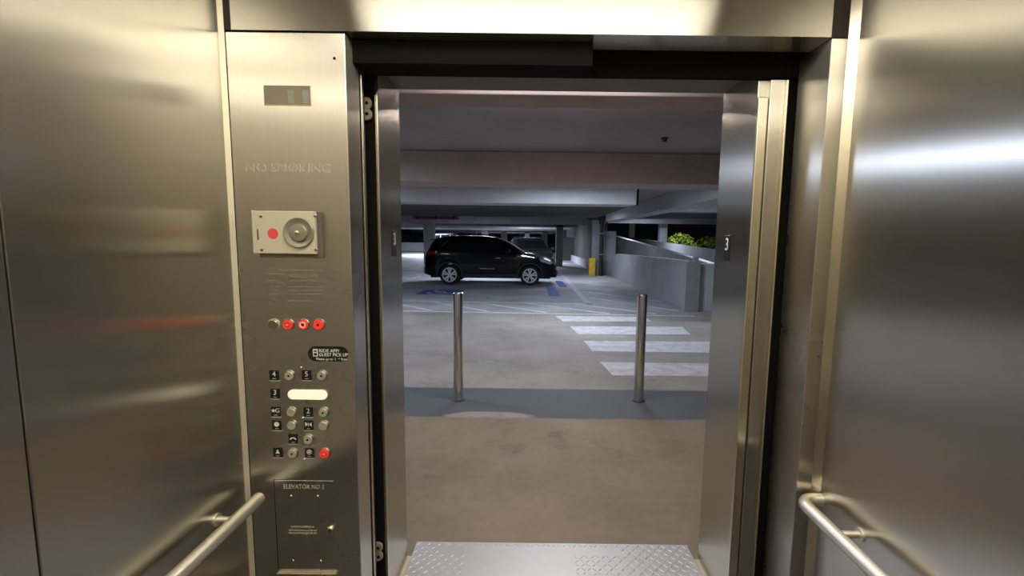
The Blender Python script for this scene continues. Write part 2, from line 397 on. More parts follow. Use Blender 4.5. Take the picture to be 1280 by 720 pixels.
button(399, 405.5, 7.6, REDB, BTND, label='bright red lit button with a dark keyhole, last in the top row', dot=DARK)
BL = [(362.5, 469, 'button beside the plate reading 4', DARK), (403, 469, 'button beside the plate reading 5', DARK), (365, 514.5, 'button beside the starred G plate', None),
      (405, 515, 'button beside the plate reading 2', DARK), (365.5, 531, 'button beside the round symbol plate', None), (405, 531.5, 'button beside the door symbol plate', None),
      (386, 548.5, 'button beside the telephone plate', DARK), (366.5, 566, 'button beside the bell plate', DARK)]
for x, y, lb, dt in BL: button(x, y, 7.0, BTN, BTND, label=lb, dot=dt)
button(406.5, 566, 7.2, REDB, BTND, label='red stop button at the bottom of the keypad', dot=ETCH, ring=REDR)
# the lit bar for floor 3
a, b = P(360.5, 486.5), P(410, 499)
hr = (a.z-b.z)/2
def stadium(x0, x1, zc, r, n=10):
    return [(x1-r+r*cos(t), zc+r*sin(t)) for t in [-pi/2+pi*k/n for k in range(n+1)]] + [(x0+r+r*cos(t), zc+r*sin(t)) for t in [pi/2+pi*k/n for k in range(n+1)]]
lb = obj('button', prism(stadium(a.x-.002, b.x+.002, (a.z+b.z)/2, hr+.002), YF-.003, YF), BTND, cp, False, 'long cream lit bar for floor 3')
obj('button_cap', prism(stadium(a.x, b.x, (a.z+b.z)/2, hr), YF-.006, YF-.003), CREAM, lb)
# braille plates
def plate(x, y, what, label):
    p = P(x, y); h = .0163
    o = obj('braille_plate', box((p.x-h, YF-.002, p.z-h*1.08), (p.x+h, YF, p.z+h*1.08), .0006, 1), BLACKP, cp, False, label)
    yy = YF-.0022; sy = []
    if what in '4532' : sy.append(face_text(what, .025, p.x, yy, p.z+.004))
    elif what == 'G':
        sy.append(face_text('G', .022, p.x+.006, yy, p.z+.004))
        st = [(p.x-.008+(.008 if k % 2 == 0 else .0033)*sin(k*pi/5), p.z+.004+(.008 if k % 2 == 0 else .0033)*cos(k*pi/5)) for k in range(10)]
        sy.append(prism(st, yy-.0006, yy+.0004))
    elif what == 'round': sy.append(lathe([(.0085, .0004), (.0085, -.0006), (.0005, -.0006)], (p.x, yy, p.z+.004)))
    elif what == 'doors':
        for s in (-1, 1): sy.append(prism([(p.x+s*.011, p.z+.012), (p.x+s*.011, p.z-.004), (p.x+s*.002, p.z+.004)], yy-.0006, yy+.0004))
        sy.append(prism([(p.x-.0008, p.z+.012), (p.x+.0008, p.z+.012), (p.x+.0008, p.z-.004), (p.x-.0008, p.z-.004)], yy-.0006, yy+.0004))
    elif what == 'phone':
        arc = [(p.x+.0115*cos(t), p.z-.002+.0085*sin(t)) for t in [pi*k/10 for k in range(11)]] + [(p.x+.0065*cos(t), p.z-.002+.0045*sin(t)) for t in [pi-pi*k/10 for k in range(11)]]
        sy.append(prism(arc, yy-.0006, yy+.0004))
    elif what == 'bell':
        sy.append(prism([(p.x-.008, p.z-.003), (p.x+.008, p.z-.003), (p.x+.004, p.z+.002), (p.x+.002, p.z+.010), (p.x-.002, p.z+.010), (p.x-.004, p.z+.002)], yy-.0006, yy+.0004))
    elif what == 'stop':
        sy.append(lathe([(.0085, .0004), (.0085, -.0006), (.0062, -.0006), (.0062, .0004)], (p.x, yy, p.z+.004)))
        sy.append(lathe([(.0034, .0004), (.0034, -.0006), (.0003, -.0006)], (p.x, yy, p.z+.004)))
    for k in range(3): sy.append(boxes(((p.x-.005+k*.004, yy-.0006, p.z-.0125), (p.x-.0028+k*.004, yy, p.z-.0105))))
    obj('raised_symbol', joined(*sy), WHITET, o)
    obj('lower_edge', boxes(((p.x-h, YF-.0022, p.z-h*1.08-.0022), (p.x+h, YF, p.z-h*1.08))), ETCH, o)
for x, y, w, lb in ((343, 469, '4', 'black plate reading 4'), (383.5, 469, '5', 'black plate reading 5'), (344.3, 492, '3', 'black plate reading 3'), (345, 514.5, 'G', 'black plate with a star and G'),
                    (385.5, 515, '2', 'black plate reading 2'), (346.3, 531.5, 'round', 'black plate with a round white symbol'), (386, 531.5, 'doors', 'black plate with a door arrows symbol'),
                    (366.7, 548.5, 'phone', 'black plate with a telephone handset'), (347.5, 565.5, 'bell', 'black plate with a bell symbol'), (387, 566, 'stop', 'black plate with a ringed stop symbol')):
    plate(x, y, w, lb)
# oval notice
p = P(410.3, 442.3); hw, hh = .0685, .0262
stk = obj('notice_sticker', prism(stadium(p.x-hw, p.x+hw, p.z, hh, 14), YF-.0012, YF), BLACKP, cp, False, 'black oval notice about ride pick up')
yy = YF-.0016
icon = [boxes(((p.x-.051, yy-.0003, p.z-.009), (p.x-.0345, yy+.0003, p.z+.0165)))]
obj('notice_icon', joined(*icon), WHITET, stk)
ik = [boxes(((p.x-.048, yy-.0006, p.z-.006), (p.x-.0375, yy-.0002, p.z+.003)), ((p.x-.0475, yy-.0006, p.z+.0065), (p.x-.038, yy-.0002, p.z+.012)))]
obj('icon_mark', joined(*ik), BLACKP, stk)
obj('notice_lettering', joined(face_text('RIDE APP/', .0158, p.x-.031, yy, p.z+.0105, align='LEFT', sx=1.02), face_text('GUEST PICK UP', .0158, p.x-.031, yy, p.z-.0035, align='LEFT', sx=.90),
                               face_text('Please go to 2', .0118, p.x-.041, yy, p.z-.018, align='LEFT'), face_text('nd', .0065, p.x+.0335, yy, p.z-.0155, align='LEFT'), face_text('floor', .0118, p.x+.0435, yy, p.z-.018, align='LEFT', sx=.9)), WHITET, stk)
# small screws
for x, y in ((376, 459.5), (378.5, 522.5), (380.5, 574), (364, 620), (397.5, 620), (366.5, 700.5), (401, 701), (418, 73)):
    obj('screw', lathe([(.0042, 0), (.0042, -.0015), (.0028, -.0032), (.0004, -.0034)], P(x, y), n=14), DARK if y < 100 else TRIM, cp, True)
# service cabinet door with lock and lettering
a, b = P(343, 600), P(421, 712)
cd = obj('service_door', box((a.x, YF-.0012, b.z), (b.x, YF, a.z), .0005, 1), FACE, cp)
obj('door_groove', boxes(((a.x-.003, YF-.0004, b.z), (a.x, YF, a.z)), ((a.x-.003, YF-.0004, a.z), (b.x, YF, a.z+.002))), DARK, cd)
q = P(380, 608.5); obj('lettering', face_text('ELEVATOR NO 2', .0225, q.x, YF-.0015, q.z, sx=.86), ETCHD, cd)
bm = bmesh.new()
for y, x0, x1 in ((658, 364, 393), (662.5, 361, 396), (666, 361, 396)):
    x = x0
    while x < x1:
        w = rr.uniform(1.5, 3.2); p, p2 = P(x, y), P(min(x+w, x1), y); bm_box(bm, (p.x, YF-.0016, p.z-.0035), (p2.x, YF-.0012, p.z+rr.uniform(.001, .0035))); x += w+rr.uniform(.6, 1.2)
obj('lettering', bm, ETCHD, cd)
q = P(413.5, 661.5); lk = obj('lock', lathe([(.0135, 0), (.0135, -.006), (.011, -.012), (.0005, -.012)], q, n=24), TRIM, cd, True)
obj('keyway', boxes(((q.x-.0012, YF-.0126, q.z-.006), (q.x+.0012, YF-.012, q.z+.006))), DARK, lk)
a, b = P(348, 714.5), P(421, 716.5)
obj('bottom_ledge', boxes(((a.x, YF-.012, b.z), (b.x, YF, a.z))), TRIM, cp)

# ---- beige sounder box screwed on the panel
a, b = P(321.5, 264), P(401.5, 317.5)
bx = thing('sounder_box', ((a.x+b.x)/2, YF, b.z), 'beige metal sounder box with a round dish and a red dot, on the control panel', 'alarm box')
obj('case', box((a.x+.012, YF-.020, b.z-.013), (b.x+.012, YF-.0005, a.z-.001), .002), BEIGED, bx)  # case hangs below the cover, its dark colour standing for shadow
obj('cover', box((a.x, YF-.034, b.z), (b.x, YF-.020, a.z), .003), BEIGE, bx)
yy = YF-.034
k = 561/1.49*1.02
q = on_y(374, 291, yy)
dish = obj('dish', lathe([(.049, .001), (.049, -.006), (.047, -.008), (.044, -.008), (.035, -.002), (.030, -.001), (.0005, -.001)], (q.x, yy, q.z), n=48), DISH, bx, True)
obj('dome', lathe([(.0285, -.001), (.0285, -.008), (.026, -.0105), (.012, -.012), (.0005, -.012)], (q.x, yy, q.z), n=40), DISH, dish, True)
obj('centre_stud', lathe([(.0065, -.011), (.0065, -.015), (.0035, -.0165), (.0003, -.0165)], (q.x, yy, q.z), n=20), TRIM, dish, True)
q = on_y(341.2, 292, yy); obj('red_dot', lathe([(.017, 0), (.0168, -.0012), (.0005, -.0016)], (q.x, yy, q.z), n=28), REDD, bx, True)
for x, y in ((326, 270), (394, 269.5), (327.5, 312), (395, 312)):
    q = on_y(x, y, yy); obj('screw', lathe([(.0055, 0), (.0055, -.001), (.0035, -.0022), (.0004, -.0022)], (q.x, yy, q.z), n=14), BTND, bx, True)
q = on_y(323, 293, yy); obj('hinge_tab', boxes(((q.x-.004, yy-.001, q.z-.017), (q.x+.001, yy+.010, q.z+.017))), BTND, bx)

# ---- floor number plates on the frame
def number_plate(x, yc, z0, z1, w, s, label):
    t = thing('floor_number_plate', (x, yc, z0), label, 'number plate')
    obj('plate', box((x, yc-w/2, z0), (x+s*.003, yc+w/2, z1), .0008, 1), BLACKP, t)
    R_ = Matrix.Rotation(-s*pi/2, 4, 'Z') if s < 0 else Matrix.Rotation(pi/2, 4, 'Z')
    R_ = Matrix.Rotation(-pi/2, 4, 'Z') if s < 0 else Matrix.Rotation(pi/2, 4, 'Z')
    obj('numeral', text_bm('3', .072, Matrix.Translation((x+s*.0034, yc, z1-.038)) @ R_ @ Matrix.Rotation(pi/2, 4, 'X')), WHITET if s < 0 else ETCHD, t)
    bm = bmesh.new()
    for i in range(2):
        for j in range(2): bm_box(bm, (min(x, x+s*.004), yc-.012+i*.02, z0+.012+j*.014), (max(x, x+s*.004), yc-.006+i*.02, z0+.018+j*.014))
    obj('braille_dots', bm, BLACKP, t)
number_plate(JR, 1.862, 1.425, 1.528, .05, -1, 'small black plate with a white 3, on the right door jamb')
number_plate(JL, 1.862, 1.427, 1.532, .05, 1, 'small black plate with a dull numeral, on the left door jamb')

# ---- tread plate at the threshold
tp = thing('threshold_plate', (.11, 1.88, 0), 'silver diamond tread plate laid across the lift threshold', 'floor plate')
obj('plate', box((-.553, 1.70, .001), (.783, 2.075, .010), .002), PLATE, tp)
bm = bmesh.new()
def lozenge(cx, cy, a):
    u = Vector((cos(a), sin(a), 0)); v = Vector((-sin(a), cos(a), 0)); c = Vector((cx, cy, .010))
    q = [bm.verts.new(c+u*.013), bm.verts.new(c+v*.0042), bm.verts.new(c-u*.013), bm.verts.new(c-v*.0042)]
    t = [bm.verts.new(c+u*.007+Vector((0, 0, .0016))), bm.verts.new(c-u*.007+Vector((0, 0, .0016)))]
    for f in ((q[0], q[1], t[0]), (q[1], q[2], t[1]), (q[2], q[3], t[1]), (q[3], q[0], t[0]), (q[1], t[1], t[0]), (q[3], t[0], t[1])): bm.faces.new(f)
i = 0
for iy in range(14):
    for ix in range(52):
        x, y = -.54+ix*.0255, 1.715+iy*.0262
        if 2.0 < y < 2.055 and -.42 < x < .44: continue      # worn smooth by wheels
        if y < 2.0 and -.30 < x < .22 : continue
        lozenge(x, y, radians(45 if (ix+iy) % 2 else -45))
bmesh.ops.recalc_face_normals(bm, faces=bm.faces[:])
obj('raised_tread', bm, PLATE, tp)
struct('trim_6', box((JL-.02, 1.70, -.02), (JR+.02, 1.985, .0008)), concrete('sill_grout', (.46, .41, .31), (.34, .30, .22), 6))

# ================================================================== THE GARAGE
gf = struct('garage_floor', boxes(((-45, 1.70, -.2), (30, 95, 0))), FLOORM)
def paint(name, pts, m, label=None, z=.002):
    bm = bmesh.new(); vs = [bm.verts.new((x, y, z)) for x, y in pts]; f = bm.faces.new(vs)
    r = bmesh.ops.extrude_face_region(bm, geom=[f]); bmesh.ops.translate(bm, verts=[v for v in r['geom'] if isinstance(v, bmesh.types.BMVert)], vec=(0, 0, -.0018))
    bmesh.ops.recalc_face_normals(bm, faces=bm.faces[:])
    return obj(name, bm, m, gf, label=label)
for q in ([(.46, 8.84), (2.25, 8.88), (2.27, 8.36), (.59, 8.25)], [(.67, 7.77), (2.67, 7.85), (2.60, 7.21), (.76, 7.10)], [(.79, 6.63), (2.72, 6.68), (2.75, 6.00), (.835, 6.00)], [(.86, 5.45), (2.80, 5.46), (2.85, 4.92), (.915, 4.91)]):
    paint('crosswalk_bar', q, WHITEP)
def stroke(name, a, b, w, m, z=.002):
    a, b = Vector(a), Vector(b); n = (b-a).normalized(); n = Vector((-n.y, n.x))*w/2
    return paint(name, [tuple(a+n), tuple(b+n), tuple(b-n), tuple(a-n)][::-1], m, z=z)
stroke('stall_line', (-9, 10.98), (1.45, 10.62), .11, LINEP)
stroke('stall_line', (1.36, 10.55), (1.30, 19.5), .16, WHITEP)
stroke('stall_line', (-4.4, 11.0), (-4.5, 18.0), .12, LINEP)
stroke('stall_line', (-8, 9.42), (3.30, 9.02), .09, LINEP)
# hatched no-parking strip
for a, b in (((1.45, 11.9), (3.20, 9.70)), ((1.5, 13.2), (3.25, 11.2)), ((1.5, 14.6), (3.25, 12.6)), ((1.0, 10.55), (2.6, 9.25)), ((-.15, 10.62), (1.6, 9.2)), ((-1.4, 10.7), (.3, 9.25)), ((-2.5, 10.75), (-.9, 9.3)), ((-3.7, 10.8), (-2.1, 9.32)), ((1.5, 16.4), (3.2, 14.4))):
    stroke('hatch_line', a, b, .12, LINEP, .003)
stroke('wheel_stop_mark', (.60, 14.5), (.62, 12.0), .30, BLUEP)
stroke('wheel_stop_mark', (.98, 16.6), (1.03, 14.4), .26, BLUEP)
paint('accessible_bay_mark', [(-3.15, 12.05), (-2.02, 12.05), (-2.02, 13.20), (-3.15, 13.20)], BLUEP, 'blue square with a white wheelchair symbol')
sym = []
def seg(a, b, w): 
    a, b = Vector(a), Vector(b); n = (b-a).normalized(); n = Vector((-n.y, n.x))*w/2
    return prism([tuple(a+n), tuple(b+n), tuple(b-n), tuple(a-n)], .0022, .004, 'Z')
cx, cy = -2.58, 12.62
sym.append(prism([(cx-.22+.075*cos(t), cy+.38+.075*sin(t)) for t in [2*pi*k/14 for k in range(14)]], .0022, .004, 'Z'))
sym += [seg((cx-.2, cy+.28), (cx-.12, cy), .09), seg((cx-.17, cy+.14), (cx+.12, cy+.14), .07), seg((cx-.14, cy-.02), (cx+.14, cy-.02), .09), seg((cx+.12, cy-.02), (cx+.25, cy-.32), .09), seg((cx+.25, cy-.32), (cx+.38, cy-.27), .08)]
arc = [(cx-.06+.31*cos(t), cy-.16+.31*sin(t)) for t in [radians(135+k*17) for k in range(14)]] + [(cx-.06+.23*cos(t), cy-.16+.23*sin(t)) for t in [radians(135+k*17) for k in range(13, -1, -1)]]
sym.append(prism(arc, .0022, .004, 'Z'))
obj('wheelchair_symbol', joined(*sym), WHITEP, gf)

# ceilings and beams
struct('garage_ceiling', boxes(((-45, 1.9, 2.65), (3.2, 40.2, 2.95)), ((-5.5, 40.2, 2.65), (3.2, 95, 2.95)), ((3.2, 1.9, 3.0), (7.5, 95, 3.3)), ((7.5, 1.9, 3.0), (22, 24, 3.3))), CONCD)
struct('concrete_beam', box((-20, 2.80, 2.365), (3.2, 3.07, 2.65), .01), CONCW)
bb = struct('concrete_beam', box((-20, 6.02, 2.250), (2.72, 6.6, 2.65), .015), CONCW)
struct('concrete_beam', box((2.76, 6.02, 2.28), (9, 6.6, 3.0), .015), CONCW)
gc = struct('concrete_beam', box((-30, 9.35, 2.245), (2.13, 10.0, 2.65), .02), CONCL)  # paler front of the beam, lamp light put into its colour
struct('concrete_beam', box((-30, 10.02, 2.255), (2.13, 15.05, 2.64), .02), CONCS)  # rest of the beam, underside shade put into its dark colour
struct('concrete_beam', box((2.14, 9.37, 2.25), (2.17, 9.5, 2.65)), DARK)  # narrow black strip at the beam's right end, not a beam
for y in (21.5, 26, 31, 37, 44, 52, 62): struct('concrete_beam', box((-40, y, 2.25), (2.6, y+.5, 2.65), .01), CONC)
# long edge beam over the ramp and the ramp's cross beams
struct('concrete_beam', prism([(3.4, 7.4, ), (3.95, 7.4), (3.55, 19.0), (3.05, 19.0)], 2.30, 2.66, 'Z'), CONCL)
for y in (14.5, 19, 24): struct('concrete_beam', box((3.9, y, 2.45), (22, y+.5, 3.0), .01), CONC)

sp_ = thing('sprinkler_pipe', (-3.1, 14.98, 2.20), 'rust red pipe run under the dark beam above the black car', 'pipe')
obj('pipe_run', tube([(-3.95, 14.98, 2.19), (-2.45, 14.98, 2.19)], .05, 12), plain('rust_red_paint', (.20, .07, .05), .7), sp_, True)
for x in (-3.8, -3.2, -2.6): obj('hanger', box((x-.02, 14.90, 2.13), (x+.02, 15.04, 2.255)), DBRN, sp_)
# parapet between the garage and the ramp
prof = [(9.72, 0), (19.3, 0), (19.3, .60), (19.1, .82), (18.6, .96), (18.0, 1.0), (9.72, 1.09)]
struct('parapet_wall', prism([(y, z) for y, z in prof], 3.40, 3.58, 'X'), CONCP)
struct('parapet_wall', box((3.30, 9.62, 0), (3.62, 9.78, 1.06), .01), CONC)
struct('parapet_wall', box((3.62, 9.70, 0), (9.0, 9.86, 1.04), .01), CONCL)
pst = thing('rail_post', (3.53, 9.70, 1.06), 'short concrete post on the end of the grey parapet wall', 'post')
obj('shaft', box((3.48, 9.66, 1.06), (3.58, 9.76, 1.20), .008), CONC, pst)
# ramp and its side walls
struct('ramp_floor', prism([(9.9, .0), (45, 2.0), (45, 1.8), (9.9, -.2)], 3.6, 7.2, 'X'), CONC)
struct('parapet_wall', prism([(11.5, .0), (30, .6), (30, 2.15), (24, 1.72), (12.5, 1.03), (11.5, .95)], 4.55, 4.75, 'X'), CONC)
struct('parapet_wall', prism([(14, .0), (46, .8), (46, 2.2), (25, 1.50), (17, 1.20), (14, 1.10)], 7.0, 7.25, 'X'), CONC)
for y in (25.0, 33.0): struct('concrete_column', box((7.05, y, 0), (7.45, y+.45, 3.0), .02), CONCL)

# column with its drain pipe, guard and the wall end behind it
struct('concrete_column', box((2.60, 19.55, 0), (3.04, 19.95, 2.65), .02), CONC)
struct('concrete_column', box((3.10, 19.9, .0), (3.68, 20.5, 1.93), .02), CONCL)
pp = thing('drain_pipe', (2.98, 19.38, 0), 'dark vertical drain pipe on the column beyond the parked cars', 'pipe')
obj('pipe_run', tube([(2.96, 19.38, .0), (2.96, 19.38, 2.64)], .085, 14), DBRN, pp, True)
obj('pipe_collar', joined(tube([(2.96, 19.38, 2.2), (2.96, 19.38, 2.62)], .13, 14), boxes(((2.3, 19.24, 2.40), (3.2, 19.52, 2.60)))), DBRN, pp)
for z in (.9, 1.8): obj('pipe_clamp', boxes(((2.86, 19.28, z), (3.06, 19.54, z+.04))), CONC, pp)
cg = thing('column_guard', (2.66, 19.5, 0), 'yellow corner guard at the foot of the column', 'column guard')
obj('guard', box((2.46, 19.30, .05), (2.72, 19.545, .76), .03), YELL, cg)
obj('base_rim', box((2.45, 19.29, .0), (2.73, 19.546, .05), .01), YELL, cg)
struct('concrete_column', box((1.35, 26.0, 0), (1.75, 26.4, 2.65), .02), CONC)
# low kerb wall that runs back on the right, and back walls
struct('parapet_wall', prism([(20.6, 0), (48, 0), (48, .42), (20.6, .42)], 2.92, 3.12, 'X'), CONCL)
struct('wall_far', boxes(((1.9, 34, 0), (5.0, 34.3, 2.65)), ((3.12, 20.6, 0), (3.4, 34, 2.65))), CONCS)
ns = thing('wall_notice', (3.6, 33.95, 1.3), 'long pale notice panel high on the far dark wall', 'sign')
obj('board', box((2.55, 33.94, 1.75), (4.3, 34.0, 2.45), .01), CONCL, ns)
obj('board_rails', boxes(*[((2.7+i*.16, 33.93, 1.9), (2.74+i*.16, 33.94, 2.25)) for i in range(10)]), CONC, ns)
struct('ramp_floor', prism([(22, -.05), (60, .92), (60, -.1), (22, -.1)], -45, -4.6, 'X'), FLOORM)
struct('parapet_wall', box((-40, 40.0, .3), (-5.0, 40.3, 1.15), .02), CONCL)
for x, y in ((-6.05, 25.0), (-6.2, 45.0), (-4.3, 38.0), (-3.2, 46), (-.9, 52), (.9, 44), (-12, 25), (-1.9, 60)): struct('concrete_column', box((x, y, 0), (x+.55, y+.55, 2.65), .02), CONC)
struct('wall_rear', boxes(((-4.5, 70, 0), (6, 70.3, 2.65))), CONCD)

# sprinkler heads on the ceiling
t = thing('security_camera', (1.62, 5.15, 2.65), 'small black dome camera under the garage ceiling near the lift', 'camera')
q = on_y(832, 141, 5.15)
t.location.x = q.x
obj('dome', lathe([(.03, 0), (.03, -.02), (.024, -.042), (.001, -.05)], (q.x, 5.15, 2.65), 'Z', 20), BLACKP, t, True)
obj('mount', lathe([(.042, 0), (.042, -.012), (.03, -.014)], (q.x, 5.15, 2.65), 'Z', 20), DBRN, t, True)

# bollards
for (px_, pyb, lbl) in ((572, 502, 'left steel bollard in front of the lift, ahead of the parked car'), (799.3, 503, 'right steel bollard in front of the lift, before the crosswalk bars')):
    b = on_floor(px_, pyb); r = .046
    t = thing('bollard', (b.x, b.y+r, 0), lbl, 'bollard', 'steel bollards outside the lift')
    bx0, by0 = b.x, b.y+r
    obj('post', lathe([(r, .0), (r, .985), (.001, .985)], (bx0, by0, 0), 'Z', 32), POST, t, True)
    obj('cap', lathe([(r+.001, .985), (r+.001, 1.008), (r-.006, 1.016), (.001, 1.018)], (bx0, by0, 0), 'Z', 32), POST, t, True)
    obj('base_collar', lathe([(r+.014, 0), (r+.014, .006), (r+.004, .014), (r, .014)], (bx0, by0, 0), 'Z', 32), DBRN, t, True)

# ================================================================== CARS
PAINT = plain('black_car_paint', (.003, .003, .005), .3, 0, .1, .4, .02)
PAINTG = plain('dark_grey_car_paint', (.022, .023, .028), .25, 0, .5, 1.0, .02)
PAINTW = plain('white_car_paint', (.62, .63, .66), .3, 0, .5, 1.0, .02)
GLASS = plain('dark_tinted_glass', (.010, .011, .015), .05, 0, .6, .5, .02)
TYRE = plain('tyre_rubber', (.012, .012, .012), .8)
RIM = plain('silver_alloy', (.72, .74, .78), .35, .35)
CHROME = plain('chrome_trim', (.85, .86, .88), .12, 1)
LAMPW = plain('clear_headlamp', (.55, .57, .6), .08, .2, .6, 1)
LAMPR = plain('red_tail_lamp', (.22, .008, .012), .15, 0, .6, 1)
CLAD = plain('black_cladding', (.014, .014, .015), .6)
def lerp_tab(tab, x):
    for (x0, *a), (x1, *b) in zip(tab, tab[1:]):
        if x <= x1:
            t = (x-x0)/(x1-x0); t = max(0, min(1, t)); return [p+(q-p)*t for p, q in zip(a, b)]
    return list(tab[-1][1:])
#        x     top   belt  half width at belt, half width at roof
SUV = [(-2.20, .88, .80, .62, .52), (-2.16, 1.05, .95, .72, .58), (-2.06, 1.22, 1.05, .80, .60), (-1.93, 1.42, 1.09, .85, .60), (-1.80, 1.545, 1.11, .88, .61), (-1.45, 1.60, 1.11, .90, .63), (-.9, 1.625, 1.10, .90, .645), (-.3, 1.62, 1.09, .90, .645),
       (.15, 1.575, 1.07, .90, .63), (.50, 1.45, 1.055, .90, .62), (.80, 1.29, 1.04, .895, .63), (1.05, 1.125, 1.02, .885, .68), (1.15, 1.07, .99, .88, .70), (1.45, 1.03, .94, .87, .70), (1.80, .965, .87, .83, .66), (2.02, .88, .80, .74, .58), (2.14, .74, .68, .64, .50), (2.19, .60, .55, .58, .45)]
WX, WR = (-1.33, 1.31), .335
def suv_section(x):
    top, belt, wb, wt = lerp_tab(SUV, x)
    end = max(0, abs(x)-1.75)/.45
    zb = .26+.09*max(0, min(1, end))**2
    for wx in WX:
        d = abs(x-wx)
        if d < .395: zb = max(zb, .335+sqrt(.395**2-d*d)*.98-.02)
    zm = min(.62, belt-.12) ; zm = max(zm, zb+.04) if zb < belt-.1 else zm
    pts = [(wb*.90, zb), (wb*.985, zb+.03), (wb*1.0, max(zb+.05, zm)), (wb*1.005, max(zb+.06, belt-.15)), (wb*.985, max(belt, zb+.07))]
    up = [(.97-.0*0, 0)]
    for f in (.25, .5, .75, .92): pts.append((wb*.985+(wt-wb*.985)*(f**1.25), pts[4][1]+(top-.03-pts[4][1])*f))
    pts += [(wt*.93, top-.012), (wt*.6, top), (0, top+.006)]
    return pts
def half_w(x, z):
    s = suv_section(x)
    for (y0, z0), (y1, z1) in zip(s[3:], s[4:]):
        if z0 <= z <= z1: return y0+(y1-y0)*(z-z0)/max(1e-6, z1-z0)
    return s[-2][0]
def side_patch(poly, side, off=.006, n=14):
    """a pane that follows the body side: poly in (x, z)."""
    bm = bmesh.new(); vs = [bm.verts.new((x, z, 0)) for x, z in poly]; bm.faces.new(vs)
    x0, x1 = min(p[0] for p in poly), max(p[0] for p in poly); z0, z1 = min(p[1] for p in poly), max(p[1] for p in poly)
    for k in range(1, n): bmesh.ops.bisect_plane(bm, geom=bm.verts[:]+bm.edges[:]+bm.faces[:], plane_co=(x0+(x1-x0)*k/n, 0, 0), plane_no=(1, 0, 0))
    for k in range(1, 6): bmesh.ops.bisect_plane(bm, geom=bm.verts[:]+bm.edges[:]+bm.faces[:], plane_co=(0, z0+(z1-z0)*k/6, 0), plane_no=(0, 1, 0))
    for v in bm.verts: x, z = v.co.x, v.co.y; v.co = (x, side*(half_w(x, z)+off), z)
    r = bmesh.ops.extrude_face_region(bm, geom=bm.faces[:])
    for v in r['geom']:
        if isinstance(v, bmesh.types.BMVert): v.co.y -= side*.012
    bmesh.ops.recalc_face_normals(bm, faces=bm.faces[:])
    return bm
def deck_patch(xs, f, off=.006):
    """windscreen or rear window: strip over the top between stations."""
    bm = bmesh.new(); rows = []
    for x in xs:
        s = suv_section(x); top = s[-1][1]; wt = s[-2][0]/.6
        rows.append([bm.verts.new((x+off*(1 if x > 0 else -1), wt*f*u, top-.010*abs(u)**2+off)) for u in (-1, -.6, -.2, .2, .6, 1)])
    for a, b in zip(rows, rows[1:]):
        for k in range(5): bm.faces.new((a[k], a[k+1], b[k+1], b[k]))
    r = bmesh.ops.extrude_face_region(bm, geom=bm.faces[:])
    for v in r['geom']:
        if isinstance(v, bmesh.types.BMVert): v.co.z -= .012
    bmesh.ops.recalc_face_normals(bm, faces=bm.faces[:])
    return bm
